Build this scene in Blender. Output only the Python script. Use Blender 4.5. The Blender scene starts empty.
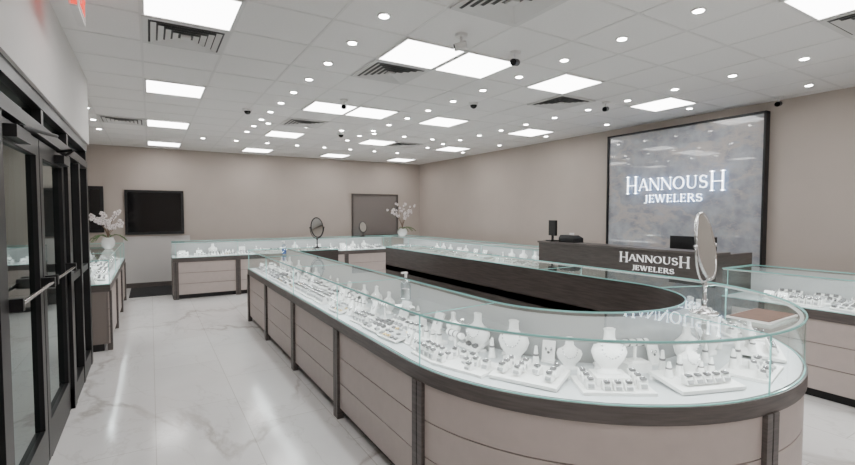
import bpy, math, random
from mathutils import Vector, Matrix
random.seed(11)
R=math.radians
# ------------------------------------------------------------ materials
def new_mat(name):
    m=bpy.data.materials.new(name); m.use_nodes=True
    nt=m.node_tree; b=nt.nodes.get('Principled BSDF')
    return m,nt,b
def pmat(name,col,rough=.5,metal=0,emis=0,ecol=None,var=0.0,scale=8.0,coat=0):
    m,nt,b=new_mat(name)
    b.inputs['Roughness'].default_value=rough
    b.inputs['Metallic'].default_value=metal
    b.inputs['Coat Weight'].default_value=coat
    if emis:
        b.inputs['Emission Color'].default_value=(*(ecol or col),1)
        b.inputs['Emission Strength'].default_value=emis
    if var>0:
        tc=nt.nodes.new('ShaderNodeTexCoord'); n=nt.nodes.new('ShaderNodeTexNoise')
        n.inputs['Scale'].default_value=scale; n.inputs['Detail'].default_value=4
        r=nt.nodes.new('ShaderNodeValToRGB')
        r.color_ramp.elements[0].position=.3; r.color_ramp.elements[1].position=.7
        r.color_ramp.elements[0].color=(*[c*(1-var) for c in col],1)
        r.color_ramp.elements[1].color=(*[min(1,c*(1+var)) for c in col],1)
        nt.links.new(tc.outputs['Object'],n.inputs['Vector'])
        nt.links.new(n.outputs['Fac'],r.inputs['Fac']); nt.links.new(r.outputs['Color'],b.inputs['Base Color'])
    else: b.inputs['Base Color'].default_value=(*col,1)
    return m
def wood_mat(name,c1,c2,rough=.35):
    m,nt,b=new_mat(name); b.inputs['Roughness'].default_value=rough
    tc=nt.nodes.new('ShaderNodeTexCoord'); mp=nt.nodes.new('ShaderNodeMapping')
    mp.inputs['Scale'].default_value=(3,3,40)
    n=nt.nodes.new('ShaderNodeTexNoise'); n.inputs['Scale'].default_value=2; n.inputs['Detail'].default_value=6
    r=nt.nodes.new('ShaderNodeValToRGB'); r.color_ramp.elements[0].position=.35; r.color_ramp.elements[1].position=.65
    r.color_ramp.elements[0].color=(*c1,1); r.color_ramp.elements[1].color=(*c2,1)
    nt.links.new(tc.outputs['Object'],mp.inputs['Vector']); nt.links.new(mp.outputs[0],n.inputs['Vector'])
    nt.links.new(n.outputs['Fac'],r.inputs['Fac']); nt.links.new(r.outputs['Color'],b.inputs['Base Color'])
    return m
def glass_mat(name,tint,base=.05,gain=.75):
    m,nt,b=new_mat(name); nt.nodes.remove(b)
    out=[n for n in nt.nodes if n.type=='OUTPUT_MATERIAL'][0]
    t=nt.nodes.new('ShaderNodeBsdfTransparent'); t.inputs[0].default_value=(*tint,1)
    g=nt.nodes.new('ShaderNodeBsdfGlossy'); g.inputs['Roughness'].default_value=.02; g.inputs[0].default_value=(.9,1,.98,1)
    lw=nt.nodes.new('ShaderNodeLayerWeight'); lw.inputs['Blend'].default_value=.5
    p=nt.nodes.new('ShaderNodeMath'); p.operation='POWER'; p.inputs[1].default_value=4.5
    q=nt.nodes.new('ShaderNodeMath'); q.operation='MULTIPLY_ADD'; q.inputs[1].default_value=gain; q.inputs[2].default_value=base
    mx=nt.nodes.new('ShaderNodeMixShader')
    nt.links.new(lw.outputs['Facing'],p.inputs[0]); nt.links.new(p.outputs[0],q.inputs[0])
    nt.links.new(q.outputs[0],mx.inputs[0]); nt.links.new(t.outputs[0],mx.inputs[1]); nt.links.new(g.outputs[0],mx.inputs[2])
    nt.links.new(mx.outputs[0],out.inputs['Surface'])
    return m
def vein_mat(name,base,base2,vein,s1=.9,width=.02,rough=.15,tiles=None,joint=None,cloud=1.3,coat=0,v2amt=.35,dist=.9):
    m,nt,b=new_mat(name); b.inputs['Roughness'].default_value=rough; b.inputs['Coat Weight'].default_value=coat
    b.inputs['Coat Roughness'].default_value=.03
    N=nt.nodes.new; L=nt.links.new
    g=N('ShaderNodeNewGeometry')
    def veins(scale,off,w):
        mp=N('ShaderNodeMapping'); mp.inputs['Location'].default_value=(off,off*2,off); mp.inputs['Rotation'].default_value=(0,0,.6)
        mp.inputs['Scale'].default_value=(1,.55,1)
        L(g.outputs['Position'],mp.inputs['Vector'])
        n=N('ShaderNodeTexNoise'); n.inputs['Scale'].default_value=scale; n.inputs['Detail'].default_value=7; n.inputs['Roughness'].default_value=.55
        n.inputs['Distortion'].default_value=dist
        L(mp.outputs[0],n.inputs['Vector'])
        a=N('ShaderNodeMath'); a.operation='SUBTRACT'; a.inputs[1].default_value=.5; L(n.outputs['Fac'],a.inputs[0])
        c=N('ShaderNodeMath'); c.operation='ABSOLUTE'; L(a.outputs[0],c.inputs[0])
        r=N('ShaderNodeMapRange'); r.inputs['From Min'].default_value=0; r.inputs['From Max'].default_value=w
        r.inputs['To Min'].default_value=1; r.inputs['To Max'].default_value=0; L(c.outputs[0],r.inputs['Value'])
        return r.outputs[0]
    v1=veins(s1,3.1,width); v2=veins(s1*2.3,7.7,width*.5)
    cl=N('ShaderNodeTexNoise'); cl.inputs['Scale'].default_value=cloud; cl.inputs['Detail'].default_value=5; L(g.outputs['Position'],cl.inputs['Vector'])
    cr=N('ShaderNodeValToRGB'); cr.color_ramp.elements[0].position=.35; cr.color_ramp.elements[1].position=.65
    cr.color_ramp.elements[0].color=(*base2,1); cr.color_ramp.elements[1].color=(*base,1); L(cl.outputs['Fac'],cr.inputs['Fac'])
    mk=N('ShaderNodeTexNoise'); mk.inputs['Scale'].default_value=.8; L(g.outputs['Position'],mk.inputs['Vector'])
    mr=N('ShaderNodeMapRange'); mr.inputs['From Min'].default_value=.38; mr.inputs['From Max'].default_value=.58; L(mk.outputs['Fac'],mr.inputs['Value'])
    mm=N('ShaderNodeMath'); mm.operation='MULTIPLY'; L(v1,mm.inputs[0]); L(mr.outputs[0],mm.inputs[1])
    m2=N('ShaderNodeMath'); m2.operation='MULTIPLY_ADD'; m2.inputs[1].default_value=v2amt; L(v2,m2.inputs[0]); L(mm.outputs[0],m2.inputs[2]); m2.use_clamp=True
    mx=N('ShaderNodeMixRGB'); mx.inputs[2].default_value=(*vein,1); L(m2.outputs[0],mx.inputs[0]); L(cr.outputs['Color'],mx.inputs[1])
    col=mx.outputs[0]
    if tiles:
        br=N('ShaderNodeTexBrick'); br.offset=.5; br.inputs['Scale'].default_value=1
        br.inputs['Brick Width'].default_value=tiles[0]; br.inputs['Row Height'].default_value=tiles[1]; br.inputs['Mortar Size'].default_value=.003
        br.inputs['Mortar Smooth'].default_value=0
        br.inputs['Color1'].default_value=(1,1,1,1); br.inputs['Color2'].default_value=(.95,.95,.95,1); br.inputs['Mortar'].default_value=(*joint,1)
        mp=N('ShaderNodeMapping'); mp.inputs['Rotation'].default_value=(0,0,R(90)); L(g.outputs['Position'],mp.inputs['Vector']); L(mp.outputs[0],br.inputs['Vector'])
        mu=N('ShaderNodeMixRGB'); mu.blend_type='MULTIPLY'; mu.inputs[0].default_value=1; L(col,mu.inputs[1]); L(br.outputs['Color'],mu.inputs[2]); col=mu.outputs[0]
    L(col,b.inputs['Base Color'])
    return m

M_wall=pmat('taupe_paint',(.475,.415,.372),.75,var=.03,scale=2)
M_wall_l=pmat('light_paint',(.62,.60,.585),.75,var=.02,scale=2)
M_ceil=pmat('ceiling_tile_mat',(.82,.805,.795),.9,var=.02,scale=60)
M_grid=pmat('ceiling_tbar',(.74,.725,.715),.6)
M_floor=vein_mat('marble_floor',(.84,.825,.815),(.77,.75,.74),(.52,.485,.46),s1=.62,width=.020,rough=.14,tiles=(1.2,.6),joint=(.72,.70,.68),dist=.5,v2amt=.3)
M_feature=vein_mat('slate_marble',(.44,.46,.50),(.29,.305,.34),(.50,.46,.44),s1=2.6,width=.05,rough=.25,coat=1,cloud=6,v2amt=.5,dist=.2)
M_taupe=pmat('taupe_laminate',(.455,.39,.362),.45,var=.03,scale=14)
M_taupe_d=pmat('taupe_groove',(.19,.16,.145),.6)
M_esp=wood_mat('espresso_wood',(.050,.041,.038),(.080,.066,.060),.35)
M_espl=wood_mat('espresso_trim',(.070,.060,.056),(.11,.092,.086),.4)
M_black=pmat('black_aluminium',(.010,.010,.011),.4,.2)
M_blackg=pmat('black_glass',(.004,.004,.005),.08)
M_glass=glass_mat('case_glass',(.95,.985,.975),.04,.7)
M_dglass=glass_mat('door_glass',(.36,.38,.38),.06,.8)
M_edge=pmat('glass_edge_glow',(.24,.50,.47),.12,emis=.10,ecol=(.35,.9,.82))  # faint teal emission paints the bright highlight along the glass edges
M_deck=pmat('white_deck',(.56,.58,.59),.5,var=.04,scale=10)
M_wht=pmat('white_leatherette',(.84,.83,.81),.5,var=.03,scale=30)
M_gry=pmat('grey_insert',(.16,.155,.155),.5)
M_lgry=pmat('pale_grey_insert',(.42,.42,.42),.5)
M_silver=pmat('silver_jewel',(.7,.7,.72),.15,1)
M_gold=pmat('gold_jewel',(.8,.6,.3),.2,1)
M_chrome=pmat('chrome',(.75,.75,.76),.12,1)
M_mirror=pmat('mirror_face',(.75,.78,.78),.02,1)
M_panel=pmat('led_panel',(1,1,1),.5,emis=12.5,ecol=(1,.98,.965))
M_spot=pmat('downlight_lens',(1,1,1),.5,emis=55,ecol=(1,.97,.94))
M_whitep=pmat('white_metal',(.75,.74,.73),.5)
M_vent=pmat('vent_metal',(.66,.65,.64),.5)
M_dark=pmat('duct_dark',(.14,.14,.14),.8)
M_letter=pmat('lit_letter',(1,1,1),.4,emis=5.0,ecol=(.93,.97,1.0))
M_letter2=pmat('white_letter',(.85,.85,.85),.3,emis=.6,ecol=(1,1,1))
M_halo=pmat('letter_return',(.6,.8,1),.4,emis=2,ecol=(.5,.68,1.0))
M_red=pmat('exit_red',(.6,.03,.02),.4,emis=1.5,ecol=(1,.08,.05))
M_petal=pmat('orchid_petal',(.82,.76,.76),.6)
M_stem=pmat('stem_green',(.10,.16,.06),.6)
M_twig=pmat('twig_brown',(.16,.10,.07),.7)
M_pot=pmat('white_ceramic',(.75,.74,.73),.2)
M_leather=pmat('tan_leather',(.20,.12,.09),.5,var=.1,scale=30)
M_acr=glass_mat('clear_acrylic',(.85,.88,.9),.12,.8)
M_blue=pmat('blue_liquid',(.05,.12,.4),.2)
M_mat=pmat('black_carpet',(.02,.02,.022),.95,var=.2,scale=80)
M_greyview=pmat('grey_mirror_glass',(.30,.28,.275),.12,.6)

# ------------------------------------------------------------ mesh builder
class MB:
    def __init__(s): s.v=[];s.f=[];s.m=[];s.sm=[];s.mats=[];s.M=Matrix.Identity(4)
    def mi(s,mat):
        if mat not in s.mats: s.mats.append(mat)
        return s.mats.index(mat)
    def add(s,vs,fs,mat,smooth=False):
        o=len(s.v); i=s.mi(mat)
        for p in vs: s.v.append(tuple(s.M@Vector(p)))
        for f in fs: s.f.append([o+k for k in f]); s.m.append(i); s.sm.append(smooth)
    def box(s,x0,x1,y0,y1,z0,z1,mat):
        v=[(x,y,z) for z in (z0,z1) for y in (y0,y1) for x in (x0,x1)]
        s.add(v,[(0,2,3,1),(4,5,7,6),(0,1,5,4),(2,6,7,3),(0,4,6,2),(1,3,7,5)],mat)
    def quad(s,pts,mat): s.add(pts,[tuple(range(len(pts)))],mat)
    def cyl(s,p0,p1,r0,mat,r1=None,n=12,smooth=True):
        r1=r0 if r1 is None else r1
        p0=Vector(p0);p1=Vector(p1);d=(p1-p0).normalized()
        a=d.orthogonal().normalized();b=d.cross(a)
        v=[];f=[]
        for p,r in ((p0,r0),(p1,r1)):
            for k in range(n):
                t=2*math.pi*k/n; v.append(p+a*r*math.cos(t)+b*r*math.sin(t))
        for k in range(n): f.append((k,(k+1)%n,n+(k+1)%n,n+k))
        s.add(v,f,mat,smooth)
        s.add(v[:n],[tuple(reversed(range(n)))],mat); s.add(v[n:],[tuple(range(n))],mat)
    def lathe(s,prof,mat,c=(0,0,0),sx=1,sy=1,n=16):
        v=[];f=[]
        for r,z in prof:
            for k in range(n):
                t=2*math.pi*k/n; v.append((c[0]+r*sx*math.cos(t),c[1]+r*sy*math.sin(t),c[2]+z))
        for i in range(len(prof)-1):
            for k in range(n):
                f.append((i*n+k,i*n+(k+1)%n,(i+1)*n+(k+1)%n,(i+1)*n+k))
        s.add(v,f,mat,True)
        m=len(prof)-1
        s.add(v[:n],[tuple(reversed(range(n)))],mat); s.add(v[m*n:],[tuple(range(n))],mat)
    def ell(s,c,r,mat,n=10,k=6):
        prof=[(max(1e-4,math.sin(math.pi*i/k)),-math.cos(math.pi*i/k)) for i in range(k+1)]
        v=[];f=[]
        for a,z in prof:
            for j in range(n):
                t=2*math.pi*j/n; v.append((c[0]+r[0]*a*math.cos(t),c[1]+r[1]*a*math.sin(t),c[2]+r[2]*z))
        for i in range(k):
            for j in range(n): f.append((i*n+j,i*n+(j+1)%n,(i+1)*n+(j+1)%n,(i+1)*n+j))
        s.add(v,f,mat,True)
    def tube(s,pts,r,mat,n=8):
        for a,b in zip(pts[:-1],pts[1:]): s.cyl(a,b,r,mat,n=n)
    def ribbon(s,st,t0,t1,z0,z1,mat,smooth=False):
        v=[];n=len(st)
        for p,nn in st:
            a=(p[0]+nn[0]*t0,p[1]+nn[1]*t0); b=(p[0]+nn[0]*t1,p[1]+nn[1]*t1)
            v+=[(a[0],a[1],z0),(b[0],b[1],z0),(b[0],b[1],z1),(a[0],a[1],z1)]
        for j in range(4):
            k=(j+1)%4
            s.add(v,[(i*4+j,i*4+k,(i+1)*4+k,(i+1)*4+j) for i in range(n-1)],mat,smooth and j in(1,3))
        s.add(v[:4],[(0,3,2,1)],mat); s.add(v[-4:],[(0,1,2,3)],mat)
    def sheet(s,st,a,b,mat,smooth=True):
        v=[]
        for p,nn in st:
            for t,z in (a,b): v.append((p[0]+nn[0]*t,p[1]+nn[1]*t,z))
        s.add(v,[(2*i,2*i+2,2*i+3,2*i+1) for i in range(len(st)-1)],mat,smooth)
    def obj(s,name,parent=None,bevel=0):
        me=bpy.data.meshes.new(name)
        xs=[p[0] for p in s.v];ys=[p[1] for p in s.v];zs=[p[2] for p in s.v]
        o=Vector(((min(xs)+max(xs))/2,(min(ys)+max(ys))/2,min(zs)))
        me.from_pydata([tuple(Vector(p)-o) for p in s.v],[],s.f)
        for m in s.mats: me.materials.append(m)
        for p,i,sm in zip(me.polygons,s.m,s.sm): p.material_index=i; p.use_smooth=sm
        me.update()
        ob=bpy.data.objects.new(name,me); ob.location=o
        bpy.context.scene.collection.objects.link(ob)
        if parent:
            ob.parent=parent; ob.matrix_parent_inverse=Matrix.Translation(-parent.location)
        if bevel:
            md=ob.modifiers.new('bevel','BEVEL'); md.width=bevel; md.segments=2; md.limit_method='ANGLE'
        return ob
def box_obj(name,*a,bevel=0):
    b=MB(); b.box(*a); return b.obj(name,bevel=bevel)

# ------------------------------------------------------------ room shell
XR,YF,ZC=6.72,11.6,3.0
XL,XL2,YS=-.54,-1.15,6.05
YB=-2.6
box_obj('floor',-2.8,XR+.1,YB-.1,YF+.1,-.1,0,M_floor)
box_obj('ceiling',-2.8,XR+.1,YB-.1,YF+.1,ZC,ZC+.1,M_ceil)
box_obj('wall_right',XR,XR+.12,YB,YF+.12,0,ZC,M_wall)
box_obj('wall_back',-2.8,XR,YF,YF+.12,0,ZC,M_wall)
box_obj('wall_front',-2.8,XR,YB-.12,YB,0,ZC,M_wall)
b=MB()
b.box(XL-.14,XL,YB,YS,2.32,ZC,M_wall_l)
b.box(XL-.14,XL,YB,1.6,0,2.32,M_wall_l)
b.obj('wall_left')
box_obj('wall_left_rear',XL2-.12,XL2,YS,YF,0,ZC,M_wall)
box_obj('wall_vestibule_rear',-2.7,XL-.14,YS,YS+.1,0,ZC,M_wall_l)
box_obj('wall_vestibule_side',-2.82,-2.7,YB,YS,0,ZC,M_wall)
box_obj('baseboard_back',XL2,XR,YF-.015,YF,0,.1,M_espl)
box_obj('baseboard_right',XR-.015,XR,YB,YF-.02,0,.1,M_espl)
b=MB()
x=-.03-.6*2
while x<XR:
    if x>XL2: b.box(x-.010,x+.010,YB,YF,ZC-.003,ZC,M_grid)
    x+=.6
y=3.25-.6*9
while y<YF:
    b.box(XL if y<YS else XL2,XR,y-.010,y+.010,ZC-.003,ZC,M_grid); y+=.6
b.obj('trim_ceiling_grid')

cols=[.27,2.07,2.67,3.87,5.67]
for Y in (-1.25,1.15,3.55,5.95,8.35,10.75):  # panels beside and behind the camera are unseen, added for lighting
    for X in cols:
        if X==2.67 and Y>6.5: continue
        b=MB(); h=.285
        b.box(X-h,X+h,Y-h,Y+h,ZC-.010,ZC-.004,M_panel)
        for (a0,a1,c0,c1) in ((-h-.01,-h+.01,-h-.01,h+.01),(h-.01,h+.01,-h-.01,h+.01),(-h+.01,h-.01,-h-.01,-h+.01),(-h+.01,h-.01,h-.01,h+.01)):
            b.box(X+a0,X+a1,Y+c0,Y+c1,ZC-.014,ZC-.004,M_whitep)
        b.obj('led_ceiling_panel')
b=MB()
def spot(X,Y):
    b.lathe([(.05,ZC-.008),(.05,ZC-.001)],M_whitep,(X,Y,0),n=20)
    b.lathe([(.033,ZC-.011),(.033,ZC-.007)],M_spot,(X,Y,0),n=20)
pts=set()
def addp(X,Y): pts.add((round(X,2),round(Y,2)))
for k in range(-2,12):
    Y=1.75+.6*k
    addp(1.45,Y+.05); addp(3.27,Y+.05); addp(5.1,Y+.1)
for k in range(8): addp(.87+.6*k*.97,9.55)
for k in range(6): addp(1.6+.6*k,7.45)
for k in range(4): addp(-.7,6.7+.9*k)
for k in range(7): addp(6.2,.9+1.3*k)
def panelhit(p):
    return any(abs(p[0]-X)<.38 and abs((p[1]-1.15+.3)%2.4-.3)<.36 for X in cols)
for p in sorted(pts):
    if not panelhit(p): spot(*p)
b.obj('recessed_downlights')
def vent(X,Y):
    b=MB(); z=ZC-.004
    b.box(X-.27,X+.27,Y-.27,Y+.27,z-.002,z,M_dark)
    def ring(h0,z0,h1,z1,mat):
        v=[(X-h0,Y-h0,z0),(X+h0,Y-h0,z0),(X+h0,Y+h0,z0),(X-h0,Y+h0,z0),(X-h1,Y-h1,z1),(X+h1,Y-h1,z1),(X+h1,Y+h1,z1),(X-h1,Y+h1,z1)]
        b.add(v,[(0,1,5,4),(1,2,6,5),(2,3,7,6),(3,0,4,7)],mat)
    ring(.295,z-.012,.255,z-.012,M_vent); ring(.295,z,.295,z-.012,M_vent)
    for h in (.240,.190,.140,.090): ring(h,z-.020,h-.038,z-.006,M_vent)
    b.box(X-.035,X+.035,Y-.035,Y+.035,z-.02,z-.004,M_vent)
    b.obj('ceiling_air_vent')
for p in ((.27,4.15),(2.07,4.15),(2.07,2.35),(4.47,4.15),(-.33,8.35),(2.07,7.15),(4.47,1.15),(4.47,8.35)): vent(*p)
def dome(X,Y):
    b=MB(); b.lathe([(.06,-.03),(.065,0)],M_whitep,(X,Y,ZC),n=18); b.ell((X,Y,ZC-.03),(.045,.045,.045),M_blackg,12,8); b.obj('security_dome_camera')
def bullet(X,Y,a,body=None):
    b=MB(); b.M=Matrix.Translation((X,Y,ZC))@Matrix.Rotation(a,4,'Z')
    b.lathe([(.045,-.02),(.05,0)],M_whitep,n=14); b.cyl((0,0,-.02),(0,0,-.07),.012,M_whitep)
    b.cyl((-.04,0,-.08),(.05,0,-.10),.03,body or M_black,n=14); b.cyl((.05,0,-.10),(.058,0,-.102),.026,M_blackg,n=14)
    b.obj('security_camera')
dome(1.15,6.6); dome(3.55,4.75); dome(2.9,7.75)
bullet(2.12,3.0,2.5,M_vent); bullet(2.75,3.08,3.6); bullet(4.95,3.85,3.5); bullet(2.08,5.45,4.2); bullet(6.5,2.6,3.3)
# ------------------------------------------------------------ letters
def ribbon2(path,w):
    out=[]; n=len(path)
    L=[];Rr=[]
    for i,(x,y) in enumerate(path):
        a=path[max(0,i-1)]; c=path[min(n-1,i+1)]
        dx,dy=c[0]-a[0],c[1]-a[1]; l=math.hypot(dx,dy) or 1
        ww=w[i] if isinstance(w,(list,tuple)) else w
        nx,ny=-dy/l*ww/2,dx/l*ww/2
        L.append((x+nx,y+ny)); Rr.append((x-nx,y-ny))
    for i in range(n-1): out.append([L[i],L[i+1],Rr[i+1],Rr[i]])
    return out
def rect(x0,x1,y0,y1): return [[(x0,y0),(x1,y0),(x1,y1),(x0,y1)]]
T=.10;t_=.04;S=.03
def serif(x,y,w=.25): return rect(x-w/2,x+w/2,(y if y<.5 else y-S),(y+S if y<.5 else y))
def arc(cx,cy,rx,ry,a0,a1,n=14): return [(cx+rx*math.cos(R(a0+(a1-a0)*i/n)),cy+ry*math.sin(R(a0+(a1-a0)*i/n))) for i in range(n+1)]
def ring_w(p,cx,lo,hi,rx): return [lo+(hi-lo)*min(1,abs(q[0]-cx)/rx) for q in p]
G={}
G['H']=(.95,rect(.13,.13+T,0,1)+rect(.71,.71+T,0,1)+rect(.2,.75,.46,.46+t_)+serif(.18,0)+serif(.18,1)+serif(.76,0)+serif(.76,1))
G['A']=(.9,ribbon2([(.1,0),(.43,1)],t_)+ribbon2([(.8,0),(.45,1)],T)+rect(.22,.68,.3,.3+t_)+serif(.1,0,.22)+serif(.8,0,.26))
G['N']=(.98,rect(.13,.13+t_,0,1)+rect(.80,.80+t_,0,1)+ribbon2([(.15,1),(.83,0)],T)+serif(.15,0,.22)+serif(.12,1,.2)+serif(.82,1,.22))
po=arc(.48,.5,.38,.47,0,360,28); G['O']=(.98,ribbon2(po,ring_w(po,.48,.04,.105,.38)))
pu=[(.2,1)]+arc(.48,.32,.28,.29,180,360,14)+[(.76,1)]
G['U']=(.95,ribbon2(pu,[T]*4+[.09]*3+[.06]*3+[t_]*(len(pu)-10))+serif(.2,1)+serif(.76,1,.22))
ps=arc(.36,.73,.22,.23,30,270,12)+arc(.36,.27,.25,.235,90,-150,12)[1:]
G['S']=(.74,ribbon2(ps,[.04+.07*math.sin(math.pi*i/(len(ps)-1)) for i in range(len(ps))])+rect(.54,.575,.76,.94)+rect(.12,.155,.04,.24))
pj=[(.36,1),(.36,.15)]+arc(.2,.1,.16,.22,0,-130,8)
G['J']=(.55,ribbon2(pj,[T,T]+[.07]*9)+serif(.36,1))
G['E']=(.74,rect(.14,.14+T,0,1)+rect(.1,.62,0,.045)+rect(.1,.60,.955,1)+rect(.22,.5,.48,.525)+rect(.59,.62,0,.18)+rect(.57,.60,.82,1)+rect(.48,.51,.42,.6))
G['W']=(1.25,ribbon2([(.12,1),(.4,0)],T)+ribbon2([(.4,0),(.62,1)],t_)+ribbon2([(.58,1),(.86,0)],T)+ribbon2([(.86,0),(1.1,1)],t_)+serif(.12,1)+serif(.6,1,.24)+serif(1.1,1,.2))
G['L']=(.7,rect(.14,.14+T,0,1)+rect(.1,.6,0,.045)+serif(.19,1)+rect(.57,.60,0,.2))
pr=[(.2,.98)]+arc(.40,.745,.22,.23,90,-90,10)+[(.2,.5)]
G['R']=(.86,rect(.14,.14+T,0,1)+ribbon2(pr,[.045,.045]+[.09]*9+[.045,.045])+ribbon2([(.4,.52),(.76,0)],T)+serif(.19,0)+serif(.19,1)+serif(.78,0,.18))
G['X']=(.86,ribbon2([(.12,1),(.74,0)],T)+ribbon2([(.74,1),(.12,0)],t_*2))
G['I']=(.4,rect(.13,.13+T,0,1)+serif(.18,0)+serif(.18,1))
G['T']=(.8,rect(.33,.33+T,0,1)+rect(.06,.74,.94,1)+rect(.06,.1,.78,1)+rect(.7,.74,.78,1))
def text(b,txt,f,width,h,depth,mat,mat2=None,big=()):
    tot=0
    for i,c in enumerate(txt): tot+=G[c][0]*(1.25 if i in big else 1)
    k=width/tot; u=0
    for i,c in enumerate(txt):
        s=1.25 if i in big else 1
        v0=-.25*h if i in big else 0; hh=h*(1.5 if i in big else 1)
        for q in G[c][1]:
            q2=[(u+x*k*s,v0+y*hh) for x,y in q]
            a=[f(x,y,0) for x,y in q2]; c2=[f(x,y,depth) for x,y in q2]
            n=len(a)
            b.add(c2,[tuple(range(n))],mat)
            b.add(a+c2,[(j,(j+1)%n,n+(j+1)%n,n+j) for j in range(n)],mat2 or mat)
            b.add(a,[tuple(reversed(range(n)))],mat2 or mat)
        u+=G[c][0]*k*s

b=MB(); b.box(-.37,-.33,3.35,3.70,2.79,2.975,M_whitep); b.box(-.33,-.327,3.37,3.68,2.81,2.95,M_wall_l); b.cyl((-.35,3.52,2.97),(-.35,3.52,3.0),.03,M_whitep)
text(b,'EXIT',lambda u,v,w:(-.326+w,3.40+u,2.825+v),.25,.11,.003,M_red)
b.box(-.375,-.37,3.37,3.68,2.81,2.95,M_red); b.box(-.365,-.335,3.347,3.35,2.80,2.96,M_red)
b.obj('exit_sign')

b=MB()
y0,y1,z0,z1=2.77,5.10,.85,2.88
b.box(6.64,6.715,y0+.02,y1-.02,z0+.02,z1-.02,M_feature)
for a in ((y0,y0+.025,z0,z1),(y1-.025,y1,z0,z1),(y0,y1,z0,z0+.025),(y0,y1,z1-.025,z1)): b.box(6.61,6.717,*a,M_black)
b.obj('feature_wall_panel')
b=MB()
text(b,'HANNOUSH',lambda u,v,w:(6.60-w,4.72-u,1.95+v),1.52,.18,.02,M_letter,M_halo,big=(0,7))
text(b,'JEWELERS',lambda u,v,w:(6.60-w,4.40-u,1.765+v),.90,.11,.02,M_letter,M_halo)
b.obj('illuminated_wall_sign')

def framed(name,x0,x1,z0,z1,fw,mat,fm):
    b=MB(); b.box(x0+fw,x1-fw,YF-.02,YF-.002,z0+fw,z1-fw,mat)
    for a in ((x0,x0+fw,z0,z1),(x1-fw,x1,z0,z1),(x0+fw,x1-fw,z0,z0+fw),(x0+fw,x1-fw,z1-fw,z1)): b.box(a[0],a[1],YF-.05,YF-.002,a[2],a[3],fm)
    b.obj(name)
framed('window_1',-.46,.64,1.14,2.09,.05,M_blackg,M_black)
framed('wall_mirror',4.62,6.0,.98,2.12,.035,M_greyview,M_esp)
framed('window_2',-1.12,-.82,1.2,2.15,.06,M_blackg,M_black)
b=MB(); b.box(-.5,.75,YF-.012,YF-.001,.1,1.1,M_wall_l); b.obj('trim_back_panel')
box_obj('floor_mat',-.38,.85,10.25,11.5,0,.015,M_mat)

# ------------------------------------------------------------ storefront doors (left)
xd=-.61
def sidelight(name,ya,yb,posts):
    b=MB()
    for p0,p1 in posts: b.box(-.66,-.56,p0,p1,0,2.06,M_black)
    b.box(-.655,-.565,ya,yb,0,.16,M_black); b.box(-.65,-.57,ya,yb,1.02,1.08,M_black)
    b.quad([(xd,ya,.1),(xd,yb,.1),(xd,yb,2.06),(xd,ya,2.06)],M_dglass)
    b.obj(name)
sidelight('window_3',1.6,2.76,((1.6,1.69),(2.62,2.76)))
sidelight('window_4',4.66,YS-.01,((4.66,4.80),(5.32,5.41),(5.93,6.04)))
b=MB(); b.box(-.66,-.56,1.6,YS,2.24,2.32,M_black); b.box(-.66,-.56,1.6,YS,2.07,2.14,M_black)
for y in (1.6,2.65,3.68,4.69,5.95): b.box(-.655,-.565,y,y+.07,2.14,2.24,M_black)
b.quad([(xd,1.6,2.1),(xd,YS,2.1),(xd,YS,2.3),(xd,1.6,2.3)],M_dglass)
b.obj('trim_storefront_header')
def leaf(name,y0,y1,hinge):
    b=MB()
    for a in ((y0,y0+.09,.012,2.055),(y1-.09,y1,.012,2.055),(y0+.09,y1-.09,.012,.25),(y0+.09,y1-.09,1.95,2.055)): b.box(-.635,-.585,*a,M_black)
    b.box(-.61,-.585,y0+.09,y1-.09,0,.012,M_black)
    b.quad([(xd,y0+.08,.2),(xd,y1-.08,.2),(xd,y1-.08,2.0),(xd,y0+.08,2.0)],M_dglass)
    b.cyl((-.53,y0+.05,1.17),(-.53,y1-.05,1.17),.011,M_chrome)
    for y in (y0+.05,y1-.05): b.box(-.585,-.518,y-.02,y+.02,1.14,1.20,M_black)
    s=1 if hinge else -1
    hy=y0+.1 if hinge else y1-.4
    b.box(-.585,-.53,hy,hy+.3,1.96,2.02,M_black)
    b.cyl((-.54,hy+.15,2.03),(-.45,hy+.35*s+.15,2.04),.010,M_black)
    b.cyl((-.45,hy+.35*s+.15,2.04),(-.57,hy+.15+.1*s,2.05),.010,M_black)
    b.obj(name)
leaf('door_1',2.77,3.70,True); leaf('door_2',3.72,4.65,False)

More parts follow.
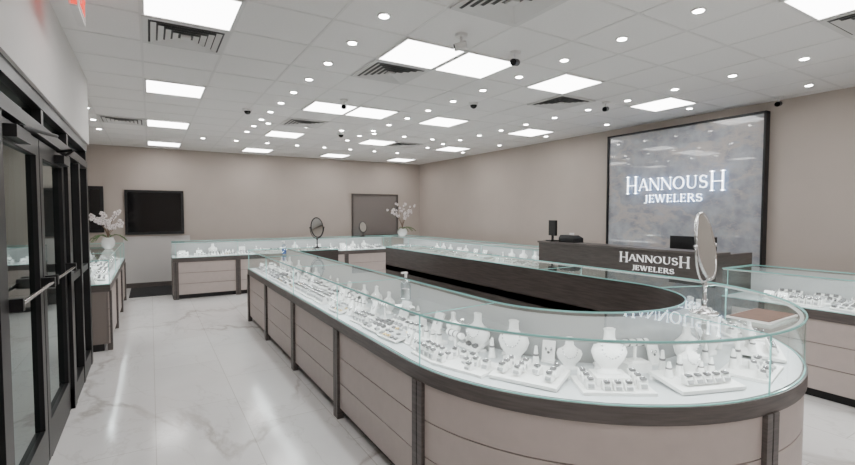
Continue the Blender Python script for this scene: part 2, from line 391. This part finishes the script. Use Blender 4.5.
# ------------------------------------------------------------ display cases
def area(name,loc,size_x,size_y,energy,rot,parent=None,col=(.93,.98,1)):
    l=bpy.data.lights.new(name,'AREA'); l.shape='RECTANGLE'; l.size=size_x; l.size_y=size_y; l.energy=energy; l.color=col
    o=bpy.data.objects.new(name,l); o.location=loc; o.rotation_euler=rot
    bpy.context.scene.collection.objects.link(o)
    return o
ZD,ZT=.77,1.05
def case_body(b,st,W=.58,caps=(True,True),edge_in=True):
    b.ribbon(st,.06,W-.03,0,.08,M_black)
    b.ribbon(st,.012,W-.012,.08,.69,M_taupe_d)
    for z0,z1 in ((.085,.280),(.287,.482),(.489,.687)): b.ribbon(st,.0,.02,z0,z1,M_taupe,True)
    b.ribbon(st,-.012,W+.0,.69,ZD,M_espl,True)
    b.ribbon(st,.012,W-.03,ZD,ZD+.006,M_deck)
    b.ribbon(st,W-.012,W,.0,ZT-.004,M_esp,True)
    b.ribbon(st,W-.02,W-.012,ZD,ZT-.02,M_lgry,True)
    b.sheet(st,(0,ZD),(0,ZT),M_glass); b.sheet(st,(0,ZT),(W,ZT),M_glass)
    b.ribbon(st,-.005,.003,ZT-.004,ZT+.005,M_edge,True)
    b.ribbon(st,-.003,.004,ZD,ZD+.004,M_edge,True)
    b.ribbon(st,W-.002,W+.004,ZT-.004,ZT+.004,M_edge,True)
    b.ribbon(st,.012,.028,ZT-.014,ZT-.004,M_whitep)
    for i,c in zip((0,-1),caps):
        if c:
            p,n=st[i]; q=(p[0]+n[0]*W,p[1]+n[1]*W)
            b.quad([(p[0],p[1],ZD),(q[0],q[1],ZD),(q[0],q[1],ZT),(p[0],p[1],ZT)],M_glass)
            d=Vector((n[1],-n[0]))*.004
            for z in (ZT-.004,ZD):
                b.add([(p[0]-d.x,p[1]-d.y,z),(q[0]-d.x,q[1]-d.y,z),(q[0]+d.x,q[1]+d.y,z),(p[0]+d.x,p[1]+d.y,z),
                       (p[0]-d.x,p[1]-d.y,z+.009),(q[0]-d.x,q[1]-d.y,z+.009),(q[0]+d.x,q[1]+d.y,z+.009),(p[0]+d.x,p[1]+d.y,z+.009)],
                      [(0,1,2,3),(4,5,6,7),(0,1,5,4),(1,2,6,5),(2,3,7,6),(3,0,4,7)],M_edge)
def stile(b,p,n,w=.045,W=.58,top=True):
    a=math.atan2(n[1],n[0])-math.pi/2
    o=b.M; b.M=Matrix.Translation((p[0],p[1],0))@Matrix.Rotation(a,4,'Z')
    b.box(-w,-.004,-.022,.03,0,.695,M_espl); b.box(.004,w,-.022,.03,0,.695,M_espl); b.box(-.004,.004,-.01,.03,0,.69,M_black)
    b.box(-.003,.003,-.003,.003,ZD,ZT,M_edge)
    if top: b.box(-.002,.002,0,W,ZT-.002,ZT+.002,M_edge)
    b.M=o
CX,CY,RO=2.53,2.25,1.30
YL,YR=7.20,6.70
st=[((CX-RO,YL),(1,0)),((CX-RO,5),(1,0)),((CX-RO,CY),(1,0))]
NA=48
for i in range(1,NA):
    a=math.pi+math.pi*i/NA
    st.append(((CX+RO*math.cos(a),CY+RO*math.sin(a)),(-math.cos(a),-math.sin(a))))
st+=[((CX+RO,CY),(-1,0)),((CX+RO,5),(-1,0)),((CX+RO,YR),(-1,0))]
LL=YL-CY; LA=math.pi*RO; LR=YR-CY
def isl(s):
    if s<LL: return ((CX-RO,YL-s),(1,0))
    s-=LL
    if s<LA:
        a=math.pi+s/RO; return ((CX+RO*math.cos(a),CY+RO*math.sin(a)),(-math.cos(a),-math.sin(a)))
    s-=LA
    return ((CX+RO,CY+s),(-1,0))
b=MB(); case_body(b,st,.58)
for s in (.05,LL-3.71+.0,LL-2.43,LL-1.15,LL+.12,LL+RO*R(84),LL+RO*R(160),LL+LA+1.0,LL+LA+2.3,LL+LA+3.6,LL+LA+LR-.05):
    p,n=isl(s); stile(b,p,n)
stc=[((1.82,7.2),(0,-1)),((2.42,7.2),(0,-1))]
case_body(b,stc,.58,caps=(False,True))
stile(b,(2.37,7.2),(0,-1))
island=b.obj('curved_display_counter')
def case_lights(parent,fn,s0,s1,step,e=5.0):
    n=max(1,round((s1-s0)/step)); L=(s1-s0)/n
    for i in range(n):
        p,nn=fn(s0+(i+.5)*L)
        a=math.atan2(nn[1],nn[0])-math.pi/2
        M=Matrix.Translation((p[0]+nn[0]*.03,p[1]+nn[1]*.03,ZT-.022))@Matrix.Rotation(a,4,'Z')@Matrix.Rotation(R(32),4,'X')
        o=area('case_light',(0,0,0),L*.96,.016,e*L,(0,0,0))
        o.rotation_euler=M.to_euler(); o.location=M.translation
        o.parent=parent; o.matrix_parent_inverse=Matrix.Translation(-parent.location)
E=4.4
case_lights(island,isl,.05,LL-.02,2.4,E); case_lights(island,isl,LL,LL+LA,.51,E); case_lights(island,isl,LL+LA+.02,LL+LA+LR-.05,2.2,E)
case_lights(island,lambda s:((1.82+s,7.2),(0,-1)),0,.6,.6,E)

# ---- jewelry display items
def tray(b,w,d,tilt=10,cells=(4,3),dark=False):
    o=b.M.copy(); b.M=o@Matrix.Translation((0,-d/2,.004))@Matrix.Rotation(R(tilt),4,'X')
    b.box(-w/2,w/2,0,d,0,.014,M_wht)
    b.box(-w/2+.010,w/2-.010,.010,d-.010,.014,.017,M_lgry if dark else M_wht)
    cx,cy=cells
    for i in range(cx):
        for j in range(cy):
            if random.random()<.08: continue
            x=-w/2+w*(i+.5)/cx; y=d*(j+.5)/cy
            if dark: b.box(x-.013,x+.013,y-.010,y+.010,.016,.026,random.choice([M_silver,M_silver,M_gold,M_gry]))
            else:
                b.box(x-.016,x+.016,y-.013,y+.013,.016,.034,M_gry if random.random()<.55 else M_lgry); b.box(x-.005,x+.005,y-.005,y+.005,.034,.042,M_silver)
    b.M=o; b.box(-w/2,w/2,d/2-.02,d/2-.006,0,max(.004,d*math.sin(R(tilt))-.0),M_wht)
def bust(b,s=1):
    o=b.M.copy(); b.M=o@Matrix.Scale(s,4)
    b.lathe([(.055,0),(.055,.012),(.035,.016),(.04,.03),(.066,.06),(.078,.095),(.07,.118),(.04,.135),(.026,.15),(.023,.185),(.027,.195),(.015,.20)],M_wht,sx=1,sy=.55)
    for k in range(11):
        t=math.pi*(k/10); b.ell((.044*math.cos(t),-.037-.006*math.sin(t),.130-.055*math.sin(t)),(.004,.003,.004),M_lgry if k%2 else M_silver,6,4)
    b.M=o
def cone(b,h=.07):
    b.lathe([(.022,0),(.02,.008),(.013,h*.6),(.007,h)],M_wht,n=12); b.lathe([(.0150,h*.52),(.0150,h*.62)],M_gry,n=12)
def ringstand(b,h=.045):
    b.add([(-.02,-.02,0),(.02,-.02,0),(.02,.02,0),(-.02,.02,0),(-.02,-.005,h),(.02,-.005,h),(.02,.02,h+.01),(-.02,.02,h+.01)],
          [(0,1,2,3),(4,5,6,7),(0,1,5,4),(1,2,6,5),(2,3,7,6),(3,0,4,7)],M_wht)
    b.box(-.012,.012,-.012,.012,h+.004,h+.014,M_gry); b.ell((0,0,h+.016),(.007,.007,.006),M_silver,6,4)
    b.box(-.013,.013,-.0215,-.010,h*.2,h*.7,M_lgry)
def tbar(b,w=.12,h=.10):
    b.box(-.035,.035,-.03,.03,0,.01,M_wht); b.cyl((0,0,.01),(0,0,h),.008,M_wht); b.cyl((-w/2,0,h),(w/2,0,h),.018,M_wht,n=14)
    for k in (-.3,0,.3): b.cyl((k*w-.004,0,h),(k*w+.004,0,h),.0205,M_gry,n=14)
def easel(b,w=.08,h=.13):
    o=b.M.copy(); b.M=o@Matrix.Rotation(R(-18),4,'X'); b.box(-w/2,w/2,0,.01,0,h,M_wht)
    for k in (-.2,.2): b.ell((k*w,-.004,h*.6),(.006,.003,.011),M_silver,6,4)
    b.ell((0,-.004,h*.45),(.008,.003,.008),M_gry,6,4)
    b.M=o; b.box(-w/2,w/2,-.012,.05,0,.008,M_wht)
def riser(b,w=.16,d=.1,h=.03): b.box(-w/2,w/2,-d/2,d/2,0,h,M_wht)
def place(b,fn,s,t,rot=0,z=0):
    p,n=fn(s); a=math.atan2(n[1],n[0])-math.pi/2
    b.M=Matrix.Translation((p[0]+n[0]*t,p[1]+n[1]*t,ZD+.007+z))@Matrix.Rotation(a+R(rot),4,'Z')
def fill(b,fn,s0,s1,step=.27,shr=1.0):
    s=s0+step*.5
    while s<s1-.08:
        j=lambda a:random.uniform(-a,a)
        place(b,fn,s+j(.02),.13,j(8))
        c=random.choice(['tray','rings','tray','easelrow','dark'])
        if c=='tray': tray(b,.22,.15,random.choice([8,12,16]),(4,3))
        elif c=='dark': tray(b,.22,.15,12,(5,3),True)
        elif c=='rings':
            riser(b,.22,.14,.012); o=b.M.copy()
            for q in range(4):
                for r in range(2):
                    b.M=o@Matrix.Translation((-.075+.05*q,-.03+.06*r,.012)); ringstand(b)
        else:
            o=b.M.copy()
            for q in (-.06,.05): b.M=o@Matrix.Translation((q,0,0)); easel(b,.08,.09)
        place(b,fn,s+j(.02),.29,j(12))
        c=random.choice(['tray','cone','tbar','rings','easel','tray'])
        if c=='tray': tray(b,.20*shr,.13,18,(4,2))
        elif c=='cone':
            o=b.M.copy(); riser(b,.18*shr,.09,.02)
            for q in (-.06,0,.06): b.M=o@Matrix.Translation((q*shr,0,.02)); cone(b,random.uniform(.06,.09))
        elif c=='tbar': tbar(b,.14,random.uniform(.08,.13))
        elif c=='rings':
            o=b.M.copy()
            for q in range(4): b.M=o@Matrix.Translation((-.075+.05*q,0,0)); ringstand(b,.06)
        else: easel(b,.11,.11)
        place(b,fn,s+j(.02),.44,j(10))
        c=random.choice(['bust','easel','bust','riser','tray','tray'])
        if c=='bust': bust(b,random.uniform(.8,1.1))
        elif c=='easel': easel(b,.12,.14)
        elif c=='tray': tray(b,.19*shr,.13,25,(3,2))
        else:
            riser(b,.13,.08,.05); b.M=b.M@Matrix.Translation((0,0,.05)); cone(b,.09)
        s+=step
b=MB()
fill(b,isl,.08,LL+.15,.24)
A=lambda deg: LL+RO*R(deg)
for deg,tt,rot in ((14,.18,4),(32,.2,-6),(52,.2,5),(74,.2,-3),(97,.19,6),(118,.2,0),(140,.19,5),(160,.19,0)):
    place(b,isl,A(deg),tt,rot); o=b.M.copy()
    sl=deg in (32,74,118)
    if sl:
        b.M=o@Matrix.Translation((0,-.11,.004))@Matrix.Rotation(R(5),4,'X'); b.box(-.17,.17,0,.23,0,.016,M_wht); b.M=o; b.box(-.17,.17,.09,.11,0,.02,M_wht)
    else: riser(b,.33,.22,.014)
    b.M=o@Matrix.Translation((0,0,.034 if sl else .014))
    oo=b.M.copy()
    if deg in (14,97,140):
        for q in range(5):
            for r in range(2 if deg==97 else 3):
                if random.random()<.25: continue
                b.M=oo@Matrix.Translation((-.125+.062*q,-.07+.062*r,0))@Matrix.Rotation(random.uniform(-.4,.4),4,'Z'); ringstand(b,random.uniform(.02,.04))
        if deg==97:
            b.M=oo@Matrix.Translation((.03,.07,0)); cone(b,.13); b.M=oo@Matrix.Translation((-.06,.07,0)); cone(b,.10)
    elif deg==52:
        b.M=oo@Matrix.Translation((0,.03,0)); riser(b,.16,.13,.04); b.M=oo@Matrix.Translation((0,.04,.04)); bust(b,1.1)
        for q in (-.12,.12):
            for r in (-.06,0,.06): b.M=oo@Matrix.Translation((q,r,0)); ringstand(b,.04)
        for q in (-.05,0,.05): b.M=oo@Matrix.Translation((q,-.075,0)); ringstand(b,.03)
    elif deg==32:
        for q in range(4):
            for r in range(3):
                if random.random()<.3: continue
                b.M=oo@Matrix.Translation((-.12+.08*q,-.06+.06*r,0))@Matrix.Rotation(random.uniform(-.4,.4),4,'Z'); ringstand(b,.03)
    else:
        b.M=oo@Matrix.Translation((0,.05,0)); bust(b,.8)
        for q in (-.12,-.06,.06,.12): b.M=oo@Matrix.Translation((q,.04,0)); cone(b,random.uniform(.06,.12))
        for q in (-.1,-.05,0,.05,.1): b.M=oo@Matrix.Translation((q,-.06,0)); ringstand(b,.03)
for deg in (5,22,42,64,86,108,130,150,170):
    place(b,isl,A(deg),.43,random.uniform(-8,8))
    if deg in (5,22,86,150): bust(b,1.15)
    elif deg in (42,): bust(b,.85)
    elif deg in (64,170):
        riser(b,.14,.09,.05); b.M=b.M@Matrix.Translation((0,0,.05)); tbar(b,.14,.10)
    else: bust(b,1.05)
    place(b,isl,A(deg+9),.40,0); cone(b,.11)
    place(b,isl,A(deg+12),.49,0); easel(b,.07,.12)
fill(b,isl,LL+LA,LL+LA+LR-.1,.28)
fill(b,lambda s:((1.82+s,7.2),(0,-1)),0.0,.55,.27)
b.obj('jewelry_displays',parent=island)

def straight(name,p0,p1,n,W=.6):
    b=MB(); case_body(b,[(p0,n),(p1,n)],W)
    L=math.dist(p0,p1); d=((p1[0]-p0[0])/L,(p1[1]-p0[1])/L)
    fn=lambda s:((p0[0]+d[0]*s,p0[1]+d[1]*s),n)
    k=max(1,round(L/1.25))
    for i in range(k+1):
        s=min(max(i*L/k,.048),L-.048); p,_=fn(s); stile(b,p,n,W=W)
    ob=b.obj(name)
    case_lights(ob,fn,.04,L-.04,2.2,E)
    b=MB(); fill(b,fn,.05,L-.1,.27); b.obj('jewelry_displays',parent=ob)
straight('glass_display_case',(.33,9.6),(4.82,9.6),(0,1))
straight('glass_display_case',(4.87,4.98),(4.87,10.2),(1,0))
straight('glass_display_case',(4.87,-.9),(4.87,2.38),(1,0))
straight('glass_display_case',(-.43,6.45),(-.43,10.1),(-1,0))

# ------------------------------------------------------------ checkout desk
b=MB()
b.box(4.86,4.92,2.44,4.9,0,1.17,M_esp); b.box(4.84,5.12,2.43,4.91,1.17,1.195,M_espl)
b.box(4.92,5.6,2.44,2.49,0,1.17,M_esp); b.box(4.92,5.6,4.85,4.9,0,1.17,M_esp); b.box(4.92,5.6,2.49,4.85,.76,.79,M_espl)
b.box(4.845,4.862,2.44,4.9,0,.08,M_black)
text(b,'HANNOUSH',lambda u,v,w:(4.86-w,3.55-u,1.035+v),.86,.08,.012,M_letter2,big=(0,7))
text(b,'JEWELERS',lambda u,v,w:(4.86-w,3.38-u,.935+v),.52,.055,.012,M_letter2)
desk=b.obj('checkout_desk')
def monitor(x,y,z,w,h,ang):
    b=MB(); b.M=Matrix.Translation((x,y,z))@Matrix.Rotation(ang,4,'Z')
    b.box(-.11,.11,-.08,.08,0,.012,M_black); b.box(-.02,.02,.0,.03,.01,h*.6+.08,M_black)
    b.box(-w/2,w/2,-.02,.012,.1,.1+h,M_black); b.box(-w/2+.012,w/2-.012,-.022,-.02,.112,.1+h-.012,M_blackg)
    b.obj('computer_monitor',parent=desk)
monitor(5.35,2.95,.79,.52,.44,R(90))
b=MB(); b.M=Matrix.Translation((4.98,4.75,1.195))@Matrix.Rotation(R(75),4,'Z')
b.box(-.07,.07,-.07,.07,0,.015,M_black); b.cyl((0,0,.015),(0,0,.12),.018,M_black)
b.box(-.09,.09,-.02,.012,.08,.30,M_black); b.box(-.08,.08,-.023,-.02,.1,.29,M_blackg)
b.obj('payment_terminal')
b=MB(); b.M=Matrix.Translation((4.99,4.42,1.195))@Matrix.Rotation(R(90),4,'Z')
b.box(-.13,.13,-.1,.1,0,.06,M_black); b.add([(-.13,-.1,.06),(.13,-.1,.06),(.13,.1,.06),(-.13,.1,.06),(-.11,-.03,.10),(.11,-.03,.10),(.11,.09,.10),(-.11,.09,.10)],
   [(4,5,6,7),(0,1,5,4),(1,2,6,5),(2,3,7,6),(3,0,4,7)],M_black); b.box(-.04,.04,-.02,-.015,.10,.13,M_wht)
b.obj('receipt_printer')

# ------------------------------------------------------------ table mirrors
def tmirror(x,y,z,ang,rw,rh,hc,tilt,frame):
    b=MB(); T0=Matrix.Translation((x,y,z))@Matrix.Rotation(ang,4,'Z'); b.M=T0
    b.lathe([(.07,0),(.07,.008),(.03,.016),(.014,.03),(.010,.06),(.016,.07),(.010,.08),(.009,hc-rh-.045),(.015,hc-rh-.035),(.009,hc-rh-.02)],frame,n=20)
    pts=[((rw+.018)*math.cos(R(a)),0,hc+(rh+.02)*math.sin(R(a))) for a in range(180,361,12)]
    b.tube(pts,.006,frame)
    for s in(-1,1): b.ell((s*(rw+.018),0,hc),(.012,.012,.012),frame)
    b.M=T0@Matrix.Translation((0,0,hc))@Matrix.Rotation(tilt,4,'X')
    N=40
    ring=[(rw*math.cos(2*math.pi*k/N),0,rh*math.sin(2*math.pi*k/N)) for k in range(N+1)]
    b.tube(ring,.010,frame)
    f=[(p[0],-.006,p[2]) for p in ring[:-1]]; bk=[(p[0],.006,p[2]) for p in ring[:-1]]
    b.add(f,[tuple(range(N))],M_mirror); b.add(bk,[tuple(reversed(range(N)))],M_mirror)
    b.obj('tabletop_mirror')
tmirror(2.57,1.345,ZT+.007,R(8),.112,.178,.365,R(-9),M_chrome)
tmirror(2.2,6.95,ZT+.007,R(10),.10,.15,.32,R(-8),M_black)
tmirror(4.2,9.85,ZT+.007,R(15),.10,.12,.22,R(-8),M_black)
b=MB(); b.M=Matrix.Translation((2.73,1.135,ZT+.006))@Matrix.Rotation(R(2),4,'Z')
b.box(-.17,.17,-.10,.10,0,.010,M_wht); b.box(-.16,.16,-.09,.09,.010,.014,M_leather)
b.obj('leather_presentation_tray',bevel=.002)
def bottle(name,x,y,body,liq):
    b=MB(); b.M=Matrix.Translation((x,y,ZT+.007))
    b.lathe([(.03,0),(.032,.005),(.032,.10),(.026,.118),(.012,.128),(.012,.14)],body,n=16)
    b.lathe([(.026,.004),(.026,.07)],liq,n=14)
    b.cyl((0,0,.14),(0,0,.165),.008,M_wht); b.box(-.03,.01,-.008,.008,.165,.175,M_wht)
    b.obj(name)
bottle('hand_sanitizer_bottle',1.36,2.52,M_acr,M_pot); bottle('hand_sanitizer_bottle',1.5,6.15,M_acr,M_blue)
def orchid(x,y,z,h,seed,mul=1.0):
    rnd=random.Random(seed); b=MB(); b.M=Matrix.Translation((x,y,z))
    b.lathe([(.05*mul,0),(.085*mul,.05),(.09*mul,.11),(.07*mul,.16),(.075*mul,.17),(.06*mul,.165)],M_pot,n=20)
    for k in range(7):
        a=rnd.uniform(0,6.28)
        pts=[(0,0,.16)]
        for q in range(1,6): pts.append((math.cos(a)*.05*q*mul,math.sin(a)*.05*q*mul,.16+.05*q-.012*q*q))
        for p in pts[1:-1]: b.ell(p,(.02,.02,.006),M_stem,8,4)
        b.tube(pts,.006,M_stem,5)
    for k in range(9):
        a=k*.7+rnd.uniform(0,.4); sp=rnd.uniform(.1,.34)*mul; hh=h*rnd.uniform(.6,1)
        pts=[(math.cos(a)*sp*(q/8)**1.5,math.sin(a)*sp*(q/8)**1.5,.15+(hh-.15)*math.sin(q/8*1.5)) for q in range(9)]
        b.tube(pts,.004,M_twig,5)
        for q in range(4,9):
            c=Vector(pts[q])+Vector((rnd.uniform(-.03,.03),rnd.uniform(-.03,.03),rnd.uniform(-.02,.03)))
            for e in range(5):
                t=e*2*math.pi/5+rnd.random(); d=Vector((math.cos(t),rnd.uniform(-.4,.4),math.sin(t)))*.018
                b.ell(tuple(c+d),(.015,.008,.015),M_petal,6,4)
            b.ell(tuple(c),(.006,.01,.006),M_leather,5,4)
    b.obj('white_orchid_arrangement')
orchid(-.56,8.5,ZT+.007,.58,3); orchid(5.15,9.7,ZT+.007,.85,5,1.3)

w=bpy.data.worlds.new('world'); bpy.context.scene.world=w; w.use_nodes=True
w.node_tree.nodes['Background'].inputs[0].default_value=(.5,.55,.6,1); w.node_tree.nodes['Background'].inputs[1].default_value=.3
cam=bpy.data.cameras.new('camera'); co=bpy.data.objects.new('camera',cam); bpy.context.scene.collection.objects.link(co)
co.location=(0,0,1.6); co.rotation_euler=(R(90-2.43),0,R(-31.1)); cam.sensor_width=36; cam.lens=19.33; cam.clip_start=.05
bpy.context.scene.camera=co
